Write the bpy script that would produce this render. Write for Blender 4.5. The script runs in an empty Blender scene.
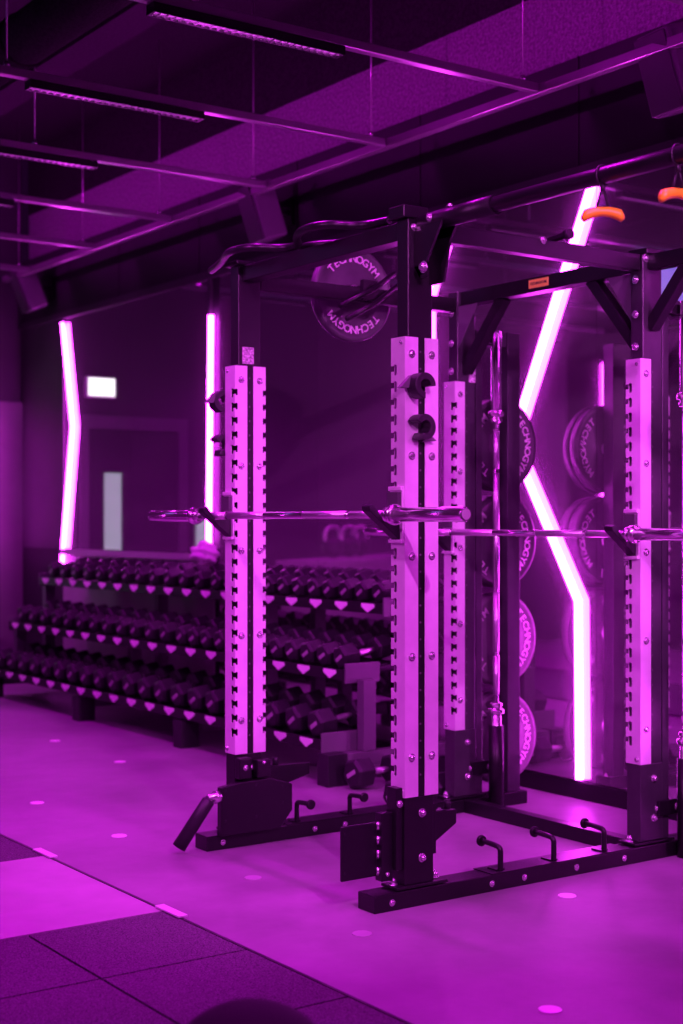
import bpy, bmesh, math, random
from mathutils import Vector, Matrix
random.seed(7)
PI = math.pi
C = bpy.context.scene.collection
S = bpy.context.scene
# ------------------------------------------------------------------ camera, light, exposure
F_PX, HOR = 1440.0, 521.0
cam_d = bpy.data.cameras.new('camera'); cam = bpy.data.objects.new('camera', cam_d); C.objects.link(cam)
cam_d.sensor_fit = 'VERTICAL'; cam_d.sensor_height = 36.0; cam_d.sensor_width = 24.0
cam_d.lens = F_PX / 1024 * 36
cam_d.shift_y = (HOR - 512) / 1024
cam_d.clip_start = 0.05
cam.location = (0, 0, 1.36)
cam.rotation_euler = (PI / 2, 0, -math.radians(35.264))
cam_d.dof.use_dof = True; cam_d.dof.focus_distance = 5.2; cam_d.dof.aperture_fstop = 2.2
S.camera = cam
S.view_settings.view_transform = 'Standard'; S.view_settings.look = 'None'
S.view_settings.gamma = 1; S.view_settings.exposure = 0.0; S.view_settings.use_curve_mapping = False
w = bpy.data.worlds.new('world'); S.world = w; w.use_nodes = True
w.node_tree.nodes['Background'].inputs[0].default_value = (.5, .02, .7, 1)
w.node_tree.nodes['Background'].inputs[1].default_value = 0.02
MAGENTA = (0.86, 0.006, 1.0)
PINK = (1.0, 0.17, 1.0)
LED_STRENGTH = 34.0
def spot(x, y, z, e, ang=150, col=MAGENTA, aim=None, r=.05, blend=.6):
    d = bpy.data.lights.new('spot_lamp', 'SPOT'); d.energy = e; d.color = col; d.spot_size = math.radians(ang); d.spot_blend = blend
    d.shadow_soft_size = r
    o = bpy.data.objects.new('spot_lamp', d); C.objects.link(o); o.location = (x, y, z)
    if aim: o.rotation_euler = (Vector(aim) - Vector((x, y, z))).to_track_quat('-Z', 'Y').to_euler()
    return o
JY = [5.03 + 1.2 * k for k in range(-5, 6)]       # the cross bars of the ceiling grid
for y in JY:                                      # lamps inside the ceiling luminaires
    for x in (3.10, 0.6):
        spot(x, y, 3.33, 70 if x > 1 else 64, 120, r=.03)
    spot(3.75, y + .05, 3.44, 19, 160, MAGENTA, (4.6, y, 4.6), r=.02)      # the luminaires also shine upwards
# added unseen spots without fixtures, brightening the rack, dumbbells and platform
spot(1.9, 0.6, 3.2, 520, 50, (.95, .12, 1), (3.3, 4.4, 1.3), .03)
spot(-0.9, 3.6, 3.2, 300, 50, (.95, .12, 1), (3.6, 4.7, 1.2), .03)
spot(4.0, 0.6, 2.6, 480, 44, (.92, .11, 1.0), (4.5, 4.9, 1.3), .03)
spot(1.2, 4.4, 3.2, 160, 70, MAGENTA, (4.4, 7.4, .5), .03)
spot(2.4, 3.2, 3.3, 200, 50, MAGENTA, (2.1, 4.9, 0), .05)

# ------------------------------------------------------------------ materials
def nodes(m):
    m.use_nodes = True; nt = m.node_tree; return nt, nt.nodes['Principled BSDF']
def mat(name, col, rough=.5, metal=0., var=0., vscale=8., bump=0., bscale=200., spec=.5, emit=None, estr=0.):
    m = bpy.data.materials.new(name); nt, b = nodes(m)
    b.inputs['Base Color'].default_value = (*col, 1); b.inputs['Roughness'].default_value = rough
    b.inputs['Metallic'].default_value = metal; b.inputs['Specular IOR Level'].default_value = spec
    tc = nt.nodes.new('ShaderNodeTexCoord')
    nz = nt.nodes.new('ShaderNodeTexNoise'); nz.inputs['Scale'].default_value = vscale; nz.inputs['Detail'].default_value = 4
    nt.links.new(tc.outputs['Object'], nz.inputs['Vector'])
    rp = nt.nodes.new('ShaderNodeValToRGB')
    v = max(var, .04)
    rp.color_ramp.elements[0].position = .35; rp.color_ramp.elements[1].position = .65
    rp.color_ramp.elements[0].color = (*[max(0, c * (1 - v)) for c in col], 1)
    rp.color_ramp.elements[1].color = (*[min(1, c * (1 + v)) for c in col], 1)
    nt.links.new(nz.outputs['Fac'], rp.inputs['Fac']); nt.links.new(rp.outputs['Color'], b.inputs['Base Color'])
    if bump:
        n2 = nt.nodes.new('ShaderNodeTexNoise'); n2.inputs['Scale'].default_value = bscale; n2.inputs['Detail'].default_value = 2
        nt.links.new(tc.outputs['Object'], n2.inputs['Vector'])
        bp = nt.nodes.new('ShaderNodeBump'); bp.inputs['Strength'].default_value = bump; bp.inputs['Distance'].default_value = .01
        nt.links.new(n2.outputs['Fac'], bp.inputs['Height']); nt.links.new(bp.outputs['Normal'], b.inputs['Normal'])
    if emit:
        b.inputs['Emission Color'].default_value = (*emit, 1); b.inputs['Emission Strength'].default_value = estr
    return m
M = {}
M['black'] = mat('black_powder_coat', (.008, .008, .009), .36, 0, .1, 20, .08, 600, .38)
M['graphite'] = mat('graphite_powder_coat', (.035, .035, .038), .36, 0, .1, 20, .08, 600)  # black coat lightened: stronger light on the back posts put into its colour
M['rubber'] = mat('black_rubber', (.013, .013, .015), .45, 0, .15, 30, .1, 300, .45)
M['silver'] = mat('brushed_steel_plate', (.80, .80, .80), .42, .35, .05, 12, .03, 300)
M['chrome'] = mat('chrome', (.95, .95, .95), .15, .97)
M['knurl'] = mat('knurled_steel', (.85, .85, .85), .3, .9, .1, 400, .15, 1500)
M['bolt'] = mat('zinc_bolt', (.75, .75, .76), .25, .9)
M['white'] = mat('white_plastic', (.85, .85, .85), .45)
M['sticker'] = mat('printed_sticker', (.55, .55, .55), .5, 0, .55, 130)
M['wall'] = mat('dark_wall_paint', (.05, .05, .053), .65, 0, .1, 2, .05, 150)
M['fascia'] = mat('dark_wall_panel', (.022, .022, .024), .75, 0, .1, 3, .1, 300)
M['ceiling'] = mat('sprayed_ceiling', (.30, .30, .30), .95, 0, .35, 60, .9, 130, .1)
M['ceil_dark'] = mat('black_ceiling', (.03, .03, .03), .95, 0, .3, 60, .9, 130, .1)
M['rail'] = mat('grid_aluminium', (.42, .42, .42), .28, .7)
M['letter'] = mat('grey_print', (.62, .62, .62), .5)
M['plate'] = mat('bumper_rubber', (.055, .055, .058), .42, 0, .1, 15, .05, 400)
M['tile'] = mat('rubber_tile', (.10, .10, .105), .85, 0, .6, 190, .6, 300, .3)
M['platform'] = mat('platform_board', (.36, .35, .35), .45, 0, .08, 5, .04, 200)
M['orange'] = mat('orange_grip', (1.0, .85, .02), .45)
M['gold'] = mat('gold_badge', (.85, 1.0, .10), .4, .0)
M['panel'] = mat('satin_panel', (.40, .40, .40), .4, .1)
M['towel'] = mat('white_towel', (.92, .93, .92), .9, 0, .05, 30, .6, 120)
M['rackgrey'] = mat('grey_rack_steel', (.12, .12, .125), .4, .1)
M['glass'] = mat('lit_frosted_glass', (.5, .55, .5), .3, 0, emit=(.34, .72, .52), estr=.7)
M['exit'] = mat('lit_sign_face', (.9, .95, .9), .3, 0, emit=(.95, 1, .95), estr=3.0)
M['lens'] = mat('luminaire_lens', (.3, .3, .3), .3, 0, emit=(.9, .08, 1), estr=10)
M['panel_dim'] = mat('satin_door', (.14, .14, .14), .45)
M['ball'] = mat('ball_leather', (.008, .008, .009), .75, 0, .1, 20, .2, 200, .25)
M['led'] = mat('led_diffuser', (.9, .8, .9), .4, 0, emit=(.90, .038, 1.0), estr=LED_STRENGTH)
M['dark'] = mat('dark_grille', (.02, .02, .02), .6)
# floor: smooth vinyl with faint large tonal patches
m = bpy.data.materials.new('vinyl_floor'); nt, b = nodes(m); M['floor'] = m
tc = nt.nodes.new('ShaderNodeTexCoord')
n1 = nt.nodes.new('ShaderNodeTexNoise'); n1.inputs['Scale'].default_value = 1.3; n1.inputs['Detail'].default_value = 6; n1.inputs['Roughness'].default_value = .65
rp = nt.nodes.new('ShaderNodeValToRGB'); rp.color_ramp.elements[0].position = .3; rp.color_ramp.elements[1].position = .7
rp.color_ramp.elements[0].color = (.17, .17, .17, 1); rp.color_ramp.elements[1].color = (.30, .30, .30, 1)
nt.links.new(tc.outputs['Object'], n1.inputs['Vector']); nt.links.new(n1.outputs['Fac'], rp.inputs['Fac']); nt.links.new(rp.outputs['Color'], b.inputs['Base Color'])
rr = nt.nodes.new('ShaderNodeMapRange'); rr.inputs['To Min'].default_value = .44; rr.inputs['To Max'].default_value = .6
nt.links.new(n1.outputs['Fac'], rr.inputs['Value']); nt.links.new(rr.outputs['Result'], b.inputs['Roughness'])
# mirror: tinted glass, diffuse share added to imitate the halo round the tubes
m = bpy.data.materials.new('dusty_mirror'); nt, b = nodes(m); M['mirror'] = m
b.inputs['Base Color'].default_value = (.58, .56, .58, 1); b.inputs['Metallic'].default_value = 1; b.inputs['Roughness'].default_value = .03
df = nt.nodes.new('ShaderNodeBsdfDiffuse'); df.inputs[0].default_value = (.5, .5, .5, 1)
mx = nt.nodes.new('ShaderNodeMixShader')
n3 = nt.nodes.new('ShaderNodeTexNoise'); n3.inputs['Scale'].default_value = 1.7; mr = nt.nodes.new('ShaderNodeMapRange')
mr.inputs['To Min'].default_value = .15; mr.inputs['To Max'].default_value = .21
nt.links.new(n3.outputs['Fac'], mr.inputs['Value']); nt.links.new(mr.outputs['Result'], mx.inputs[0])
out = nt.nodes['Material Output']
nt.links.new(b.outputs[0], mx.inputs[1]); nt.links.new(df.outputs[0], mx.inputs[2]); nt.links.new(mx.outputs[0], out.inputs['Surface'])
# screen
m = bpy.data.materials.new('lit_screen'); nt, b = nodes(m); M['screen'] = m
tc = nt.nodes.new('ShaderNodeTexCoord'); g = nt.nodes.new('ShaderNodeTexNoise'); g.inputs['Scale'].default_value = 2.2
rp = nt.nodes.new('ShaderNodeValToRGB'); rp.color_ramp.elements[0].position = .35; rp.color_ramp.elements[1].position = .62
rp.color_ramp.elements[0].color = (.05, .12, .9, 1); rp.color_ramp.elements[1].color = (.45, .3, 1, 1)
nt.links.new(tc.outputs['Object'], g.inputs['Vector']); nt.links.new(g.outputs['Fac'], rp.inputs['Fac'])
nt.links.new(rp.outputs['Color'], b.inputs['Emission Color']); b.inputs['Emission Strength'].default_value = 1.3

# ------------------------------------------------------------------ mesh helpers
class MB:
    def __init__(s): s.bm = bmesh.new(); s.bolts = []
    def box(s, x0, x1, y0, y1, z0, z1):
        v = [s.bm.verts.new((x, y, z)) for x in (x0, x1) for y in (y0, y1) for z in (z0, z1)]
        for f in ((0,1,3,2),(4,6,7,5),(0,4,5,1),(2,3,7,6),(0,2,6,4),(1,5,7,3)): s.bm.faces.new([v[i] for i in f])
        return s
    def obox(s, c, size, R):
        hx, hy, hz = [a / 2 for a in size]; c = Vector(c)
        v = [s.bm.verts.new(c + R @ Vector((x, y, z))) for x in (-hx, hx) for y in (-hy, hy) for z in (-hz, hz)]
        for f in ((0,1,3,2),(4,6,7,5),(0,4,5,1),(2,3,7,6),(0,2,6,4),(1,5,7,3)): s.bm.faces.new([v[i] for i in f])
        return s
    def bar(s, p0, p1, wd, ht, up=(0, 0, 1)):          # rectangular bar between two points
        p0, p1 = Vector(p0), Vector(p1); d = (p1 - p0); L = d.length; d.normalize()
        u = Vector(up); side = d.cross(u).normalized(); u = side.cross(d)
        R = Matrix((d, side, u)).transposed()
        return s.obox((p0 + p1) / 2, (L, wd, ht), R)
    def cyl(s, p0, p1, r, seg=20, r2=None):
        return s.lathe(p0, p1, [(0, r), (1, r if r2 is None else r2)], seg)
    def lathe(s, p0, p1, prof, seg=32, caps=True):     # prof: (t along the axis 0..1, radius)
        p0, p1 = Vector(p0), Vector(p1); d = p1 - p0; n = d.normalized()
        u = n.orthogonal().normalized(); v = n.cross(u)
        rings = []
        for t, r in prof:
            c = p0 + d * t
            rings.append([s.bm.verts.new(c + (u * math.cos(2*PI*i/seg) + v * math.sin(2*PI*i/seg)) * r) for i in range(seg)])
        for a, b2 in zip(rings, rings[1:]):
            for i in range(seg):
                f = s.bm.faces.new((a[i], a[(i+1) % seg], b2[(i+1) % seg], b2[i])); f.smooth = True
        if caps: s.bm.faces.new(rings[0][::-1]); s.bm.faces.new(rings[-1])
        return s
    def tube(s, pts, r, seg=12, sub=0):
        pts = [Vector(p) for p in pts]
        for _ in range(sub):                           # corner cutting
            q = [pts[0]]
            for a, b2 in zip(pts, pts[1:]): q += [a * .75 + b2 * .25, a * .25 + b2 * .75]
            pts = q + [pts[-1]]
        rings = []; t = (pts[1] - pts[0]).normalized(); u = t.orthogonal().normalized()
        for i, p in enumerate(pts):
            a = pts[max(i-1, 0)]; b2 = pts[min(i+1, len(pts)-1)]; t = (b2 - a).normalized()
            u = (u - t * u.dot(t)).normalized(); v = t.cross(u)
            rings.append([s.bm.verts.new(p + (u * math.cos(2*PI*k/seg) + v * math.sin(2*PI*k/seg)) * r) for k in range(seg)])
        for a, b2 in zip(rings, rings[1:]):
            for i in range(seg):
                f = s.bm.faces.new((a[i], a[(i+1) % seg], b2[(i+1) % seg], b2[i])); f.smooth = True
        s.bm.faces.new(rings[0][::-1]); s.bm.faces.new(rings[-1])
        return s
    def poly(s, pts, ext):                             # planar outline extruded by a vector
        e = Vector(ext); a = [s.bm.verts.new(p) for p in pts]; b2 = [s.bm.verts.new(Vector(p) + e) for p in pts]
        s.bm.faces.new(a); s.bm.faces.new(b2[::-1]); n = len(pts)
        for i in range(n): s.bm.faces.new((a[(i+1) % n], a[i], b2[i], b2[(i+1) % n]))
        return s
    def sphere(s, c, r, seg=24, sc=(1, 1, 1)):
        bmesh.ops.create_uvsphere(s.bm, u_segments=seg, v_segments=seg // 2, radius=r, matrix=Matrix.Translation(c) @ Matrix.Diagonal((*sc, 1)))
        for f in s.bm.faces: f.smooth = True
        return s
    def build(s, name, m, parent=None, bev=0., label=None, kind=None):
        if s.bolts:                                    # every bolt a part of its own
            for (p, n, r, h) in s.bolts:
                b = MB(); b.lathe(p, p + n * .003, [(0, r * 1.35), (1, r * 1.35)], 14); b.lathe(p + n * .003, p + n * (.003 + h), [(0, r), (.6, r * .95), (1, r * .55)], 12)
                b.build('bolt', m, parent)
            s.bm.free(); return None
        bmesh.ops.recalc_face_normals(s.bm, faces=s.bm.faces[:])
        if name in ('screw', 'hinge_pin', 'knurled_grip', 'duct_band'):
            left = set(s.bm.verts)
            isl = []
            while left:
                st = [left.pop()]; cur = set(st)
                while st:
                    for e in st.pop().link_edges:
                        for q in e.verts:
                            if q in left: left.discard(q); cur.add(q); st.append(q)
                isl.append(cur)
            if len(isl) > 1:
                for cur in isl:
                    b = MB(); mp = {v: b.bm.verts.new(v.co) for v in cur}
                    for f in s.bm.faces:
                        if f.verts[0] in cur:
                            g = b.bm.faces.new([mp[v] for v in f.verts]); g.smooth = f.smooth
                    b.build(name, m, parent)
                s.bm.free(); return None
        if parent is not None:
            off = Vector(parent.location)
            if parent.parent is not None: off = off + Vector(parent.parent.location)
            bmesh.ops.translate(s.bm, verts=s.bm.verts[:], vec=-off)
        me = bpy.data.meshes.new(name); s.bm.to_mesh(me); s.bm.free()
        o = bpy.data.objects.new(name, me); C.objects.link(o); me.materials.append(M[m])
        if parent is not None: o.parent = parent
        if bev:
            md = o.modifiers.new('bevel', 'BEVEL'); md.width = bev; md.segments = 2; md.limit_method = 'ANGLE'; md.angle_limit = .6
        if label: o['label'] = label
        if kind: o['kind'] = kind
        return o
def thing(name, label, cat, loc=(0, 0, 0), group=None):
    o = bpy.data.objects.new(name, None); C.objects.link(o); o.empty_display_size = .05
    o.location = loc; o['label'] = label; o['category'] = cat
    if group: o['group'] = group
    return o
def tag(o, label, cat, group=None):
    o['label'] = label; o['category'] = cat
    if group: o['group'] = group
    return o
def copy_tree(o, parent=None):
    c = o.copy(); C.objects.link(c); c.parent = parent
    for ch in list(o.children): copy_tree(ch, c)
    return c
def text_bm(mb, txt, size, place, depth=.0015):
    """adds raised lettering; place(x, y, z) maps text-plane coordinates to the mesh"""
    cu = bpy.data.curves.new('t', 'FONT'); cu.body = txt; cu.size = size; cu.extrude = depth; cu.align_x = 'CENTER'; cu.align_y = 'CENTER'
    cu.resolution_u = 3; cu.offset = size * .012
    ob = bpy.data.objects.new('t', cu); C.objects.link(ob)
    dg = bpy.context.evaluated_depsgraph_get(); me = ob.evaluated_get(dg).to_mesh()
    vs = [mb.bm.verts.new(place(*v.co)) for v in me.vertices]
    for p in me.polygons:
        try: mb.bm.faces.new([vs[i] for i in p.vertices])
        except ValueError: pass
    ob.evaluated_get(dg).to_mesh_clear(); bpy.data.objects.remove(ob); bpy.data.curves.remove(cu)

# ------------------------------------------------------------------ the setting
XW, YE, XO, YB, ZC = 5.03, 12.0, -1.6, -3.0, 3.64
def struct(mb, name, m): return mb.build(name, m, kind='structure')
struct(MB().box(XO, XW, YB, YE, -.1, 0), 'floor', 'floor')
struct(MB().box(XW, XW + .1, YB, YE, 0, 3.64), 'wall_right', 'fascia')
struct(MB().box(XW + .07, XW + .17, YB, YE, 3.641, 4.06), 'wall_right_upper', 'ceiling')
struct(MB().box(XW + .06, XW + .17, YB, YE, 4.061, 4.7), 'wall_right_top', 'ceil_dark')
struct(MB().box(XO, XW, YE, YE + .1, 0, 4.6), 'wall_far', 'wall')
struct(MB().box(XO - .1, XO, YB, YE, 0, 4.6), 'wall_left', 'wall')
struct(MB().box(XO, XW, YB - .1, YB, 0, 4.6), 'wall_back', 'wall')
struct(MB().box(XO, XW + .17, YB, YE, 4.6, 4.7), 'ceiling', 'ceil_dark')
# ceiling beams running along the room and seams of the wall cladding
for i, (x, z) in enumerate(((3.9, 4.3), (1.9, 4.3))):
    struct(MB().box(x - .12, x + .12, YB, YE, z, 4.599), 'ceiling_beam' if i == 0 else 'ceiling_beam', 'ceil_dark')
mb = MB()
for y in (2.6, 3.85, 5.1, 6.35, 7.6, 8.85, 10.1): mb.box(XW - .006, XW - .0005, y - .006, y + .006, 3.1, ZC - .001)
struct(mb, 'trim_1', 'dark')
struct(MB().box(XW - .02, XW - .0005, YB + .01, 8.55, 0, .085), 'baseboard_right', 'black')
struct(MB().box(XW - .05, XW - .0005, 8.62, 11.1, 1.085, 1.13), 'trim_2', 'panel')
struct(MB().box(XW - .035, XW - .0005, YB + .01, YE - .01, 3.04, 3.09), 'trim_3', 'wall')
# lighter cladding of the wall under the framed mirror
struct(MB().box(XW - .012, XW - .0005, 8.62, 11.1, 0.001, 1.084), 'wall_panel', 'panel')
struct(MB().box(XW - .012, XW - .0005, 11.12, YE - .01, 1.13, 3.039), 'wall_panel', 'wall')
# far wall: door with a glazed strip seen in the mirror, and the satin panel at the picture's left edge
d = MB()
d.poly([(3.38, YE - .07, 0), (3.48, YE - .07, 0), (3.48, YE - .07, 2.2), (4.40, YE - .07, 2.2), (4.40, YE - .07, 0), (4.5, YE - .07, 0), (4.5, YE - .07, 2.32), (3.38, YE - .07, 2.32)], (0, .0695, 0))
dframe = struct(d, 'door_1', 'rackgrey')
leaf = MB()
for a, b2, z0, z1 in ((3.48, 4.06, 0.005, 2.2), (4.24, 4.40, .005, 2.2), (4.06, 4.24, .005, .55), (4.06, 4.24, 1.80, 2.2)): leaf.box(a, b2, YE - .05, YE - .01, z0, z1)
leaf = leaf.build('door_leaf', 'fascia', dframe)
MB().box(4.06, 4.24, YE - .035, YE - .022, .55, 1.80).build('pane', 'glass', leaf)
MB().cyl((3.56, YE - .05, 1.05), (3.56, YE - .1, 1.05), .012, 10).box(3.55, 3.68, YE - .11, YE - .095, 1.04, 1.06).build('door_handle', 'chrome', leaf)
w2 = struct(MB().poly([(3.04, YE - .04, .6), (3.32, YE - .04, .6), (3.32, YE - .04, 1.42), (3.04, YE - .04, 1.42)], (0, .0395, 0)), 'window_1', 'wall')
MB().box(3.08, 3.28, YE - .048, YE - .041, .64, 1.38).build('pane', 'glass', w2)
d2 = struct(MB().box(4.38 + .14, XW - .013, YE - .06, YE - .0005, 0, 2.40), 'door_2', 'panel_dim')
MB().box(4.6, 4.63, YE - .1, YE - .061, .9, 1.1).build('door_handle', 'chrome', d2)

# wall mirrors ------------------------------------------------------
def mirror(y0, y1, z0, z1, n, label, frame):
    t = thing('wall_mirror', label, 'mirror', (XW - .008, (y0 + y1) / 2, z0))
    s = (y1 - y0) / n
    for i in range(n):
        MB().box(XW - .008, XW - .0007, y0 + s*i + .0015, y0 + s*(i+1) - .0015, z0, z1).build('mirror_panel', 'mirror', t)
    if frame:
        f = MB(); f.box(XW-.03, XW-.0005, y0-.03, y0-.001, z0, z1); f.box(XW-.03, XW-.0005, y1+.001, y1+.03, z0, z1); f.box(XW-.03, XW-.0005, y0-.03, y1+.03, z1, z1+.004)
        f.build('frame', 'wall', t)
    return t
mirror(-1.0, 8.55, .09, 3.035, 8, 'large dark wall mirror behind the squat rack, in tall panels', False)
mirror(8.68, 11.06, 1.135, 3.035, 2, 'framed wall mirror reflecting the door above the far end of the dumbbells', True)

# LED tubes ---------------------------------------------------------
def led(pts, label, r=.0215, x=None, name='led_tube_light'):
    x = XW - .0308 if x is None else x
    t = thing(name, label, 'light', (x, pts[0][0], pts[-1][1]), 'glowing neon tubes')
    if 'group' in t: del t['group']
    P3 = [(x, y, z) for y, z in pts]
    MB().tube(P3, r, 12).build('diffuser', 'led', t)
    dx = .0218 if x > 0 else -.0218
    mb = MB()
    for a, b2 in zip(P3, P3[1:]):
        mb.bar((a[0] + dx * .99, a[1], a[2]), (b2[0] + dx * .99, b2[1], b2[2]), .012, .0012, up=(1, 0, 0))
    mb.build('mounting_channel', 'white', t)
    return t
led([(11.07, 3.0), (10.88, 2.13), (11.10, .93)], 'bent glowing magenta tube on the far end of the wall, leftmost in view', .019)
led([(8.63, 2.78), (8.66, 1.20)], 'straight upright glowing tube on the wall beside the framed mirror')
led([(4.98, 2.98), (5.55, 1.77), (5.07, .97), (5.06, .10)], 'zigzag glowing tube on the mirror behind the rack, right of the hanging gold badge', .0215)
led([(6.09, 2.93), (6.26, 2.6), (6.26, 1.45)], 'glowing tube on the mirror hidden mostly behind the near rack upright', .0215)
led([(3.20, 2.98), (2.85, 1.8), (3.15, .9), (3.15, .10)], 'zigzag glowing tube on the mirror just beyond the right picture edge')
led([(11.35, 3.1), (11.35, .9)], 'upright glowing tube across the room, seen only in the mirror', .03, XO + .04)
t = thing('led_tube_light', 'slim glowing strip on the pale panel at the far wall, cut by left picture edge', 'light', (4.70, YE - .09, 1.1))
MB().tube([(4.70, YE - .09, 1.1), (4.70, YE - .09, 2.25)], .009, 10).build('diffuser', 'led', t)
MB().box(4.69, 4.71, YE - .072, YE - .061, 1.08, 2.27).build('mounting_channel', 'white', t)

# exit sign ---------------------------------------------------------
t = thing('exit_sign', 'glowing white exit sign box above the door, seen in the mirror', 'sign', (4.28, YE, 2.48))
MB().box(4.13, 4.42, YE - .07, YE - .0006, 2.48, 2.67).build('housing', 'white', t, .008)
MB().box(4.145, 4.405, YE - .076, YE - .0705, 2.495, 2.655).build('sign_face', 'exit', t)

# blue screen hung under the ceiling, seen in the mirror
t = thing('hanging_screen', 'blue lit screen hung from the ceiling, seen as a reflection right of the rack', 'screen', (.95, 8.0, 3.0))
MB().box(.90, .96, 7.5, 8.6, 3.0, 3.62).build('housing', 'dark', t, .01)
MB().box(.9605, .965, 7.53, 8.57, 3.03, 3.59).build('display', 'screen', t)
MB().cyl((.93, 8.05, 3.62), (.93, 8.05, 4.599), .02, 10).build('ceiling_mount', 'black', t)

# counter with machines reflected behind the dumbbells
t = thing('reception_counter', 'long low counter near the far wall, seen in the mirror above the dumbbells', 'counter', (2.2, 10.6, 0))
R = Matrix.Rotation(math.radians(-33), 3, 'Z')
MB().obox((2.25, 10.75, .5), (2.6, .4, .98), R).build('counter_body', 'panel', t)
MB().obox((2.25, 10.75, 1.01), (2.68, .46, .04), R).build('counter_top', 'panel', t)
for i, (cx, cy, kk) in enumerate(((2.75, 10.45, 0), (2.45, 10.62, 1), (2.2, 10.8, 0))):
    t = thing('kettlebell', ['round dark kettlebell on the reflected counter, nearest the picture right', 'round dark kettlebell on the reflected counter, middle one', 'round dark kettlebell on the reflected counter, nearest the picture left'][i], 'kettlebell', (cx, cy, 1.03))
    MB().sphere((cx, cy, 1.03 + .103), .1, 20).build('weight_body', 'rubber', t)
    MB().tube([(cx - .08, cy, 1.18), (cx - .085, cy, 1.26), (cx - .04, cy, 1.31), (cx + .04, cy, 1.31), (cx + .085, cy, 1.26), (cx + .08, cy, 1.18)], .018, 10, 2).build('handle', 'knurl', t)

# ------------------------------------------------------------------ ceiling grid
t = thing('ceiling_grid', 'suspended metal ceiling grid with a long rail and cross bars over the room', 'ceiling grid', (4.71, 5, 3.4))
MB().box(4.685, 4.735, -2.5, 11.6, 3.38, 3.425).build('long_rail', 'rail', t, .004)
for y in JY: MB().box(-1.2, 4.684, y - .022, y + .022, 3.385, 3.425).build('cross_bar', 'rail', t, .004)
for y in JY:
    for x in ((4.6, 3.19 if 7.3 < y < 7.5 else 2.54, .2)):
        c = MB().cyl((x, y, 3.425), (x, y, 4.599), .004, 6).build('cable', 'rail', t)
        MB().cyl((x, y, 3.426), (x, y, 3.45), .014, 10).build('cable_clamp', 'bolt', c)
words = ['first', 'second', 'third', 'fourth', 'fifth', 'sixth', 'seventh', 'eighth', 'ninth', 'tenth', 'eleventh', 'twelfth', 'thirteenth', 'fourteenth', 'fifteenth', 'sixteenth', 'seventeenth', 'eighteenth', 'nineteenth', 'twentieth', 'twenty-first', 'twenty-second', 'twenty-third', 'twenty-fourth', 'twenty-fifth', 'twenty-sixth', 'twenty-seventh', 'twenty-eighth', 'twenty-ninth', 'thirtieth']
def luminaire(label, x0, x1, y):
    t = thing('linear_ceiling_light', label, 'ceiling light', ((x0 + x1) / 2, y, 3.35), 'linear lights under the ceiling grid')
    b2 = MB(); b2.box(x0, x1, y - .032, y - .024, 3.345, 3.384); b2.box(x0, x1, y + .024, y + .032, 3.345, 3.384); b2.box(x0, x1, y - .0235, y + .0235, 3.372, 3.384)
    b2.box(x0, x0 + .01, y - .0235, y + .0235, 3.345, 3.3715); b2.box(x1 - .01, x1, y - .0235, y + .0235, 3.345, 3.3715)
    b2.build('housing', 'black', t)
    MB().box(x0 + .012, x1 - .012, y - .0225, y + .0225, 3.362, 3.3715).build('lens', 'lens', t)
    g = MB(); n = 26
    for i in range(1, n):
        x = x0 + (x1 - x0) * i / n
        g.box(x - .004, x + .004, y - .0225, y + .0225, 3.347, 3.361)
    g.box(x0 + .012, x1 - .012, y - .0015, y + .0015, 3.347, 3.361)
    g.build('louvre', 'rail', t)
    return t
vis = [y for y in JY if y > 4.9]
for i, y in enumerate(vis):
    luminaire('linear louvred light under the %s visible cross bar, counted from the nearest' % words[i], 2.64, 3.555, y)
luminaire('linear louvred light on the cross bar just above the viewer', 2.64, 3.555, JY[4])
# air duct under the ceiling
t = thing('air_duct', 'long round dark air duct running along under the ceiling', 'duct', (2.9, 6, 3.75))
MB().cyl((2.95, -2, 3.84), (2.95, 11.5, 3.84), .13, 24).build('duct_pipe', 'ceil_dark', t)
m3 = MB()
for y in (1, 4, 7, 10): m3.lathe((2.95, y, 3.84), (2.95, y + .04, 3.84), [(0, .14), (1, .14)], 24)
m3.build('duct_band', 'ceil_dark', t)
for y in (2.5, 5.5, 8.5): MB().cyl((2.95, y, 3.96), (2.95, y, 4.599), .006, 6).build('duct_hanger', 'black', t)

# wall speakers -----------------------------------------------------
def speaker(y, z, label, tilt=18):
    t = thing('wall_speaker', label, 'speaker', (4.86, y, z))
    R = Matrix.Rotation(math.radians(-8), 3, 'Z') @ Matrix.Rotation(math.radians(-tilt), 3, 'Y')
    ctr = Vector((4.82, y, z))
    MB().obox(ctr, (.17, .22, .36), R).build('cabinet', 'rackgrey', t, .02)
    MB().obox(ctr + R @ Vector((-.0925, 0, 0)), (.012, .20, .34), R).build('grille', 'wall', t, .01)
    MB().bar(ctr + R @ Vector((.075, 0, .0)), (XW - .001, y, z + .02), .03, .03).box(XW - .02, XW - .0008, y - .05, y + .05, z - .06, z + .1).build('wall_bracket', 'black', t)
speaker(4.30, 3.33, 'large dark speaker on the wall at the top right corner of the picture')
speaker(7.68, 3.30, 'dark tilted speaker on the wall above the near end of the dumbbells')
speaker(11.35, 3.30, 'dark tilted speaker high on the wall above the leftmost glowing tube', 22)

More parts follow.
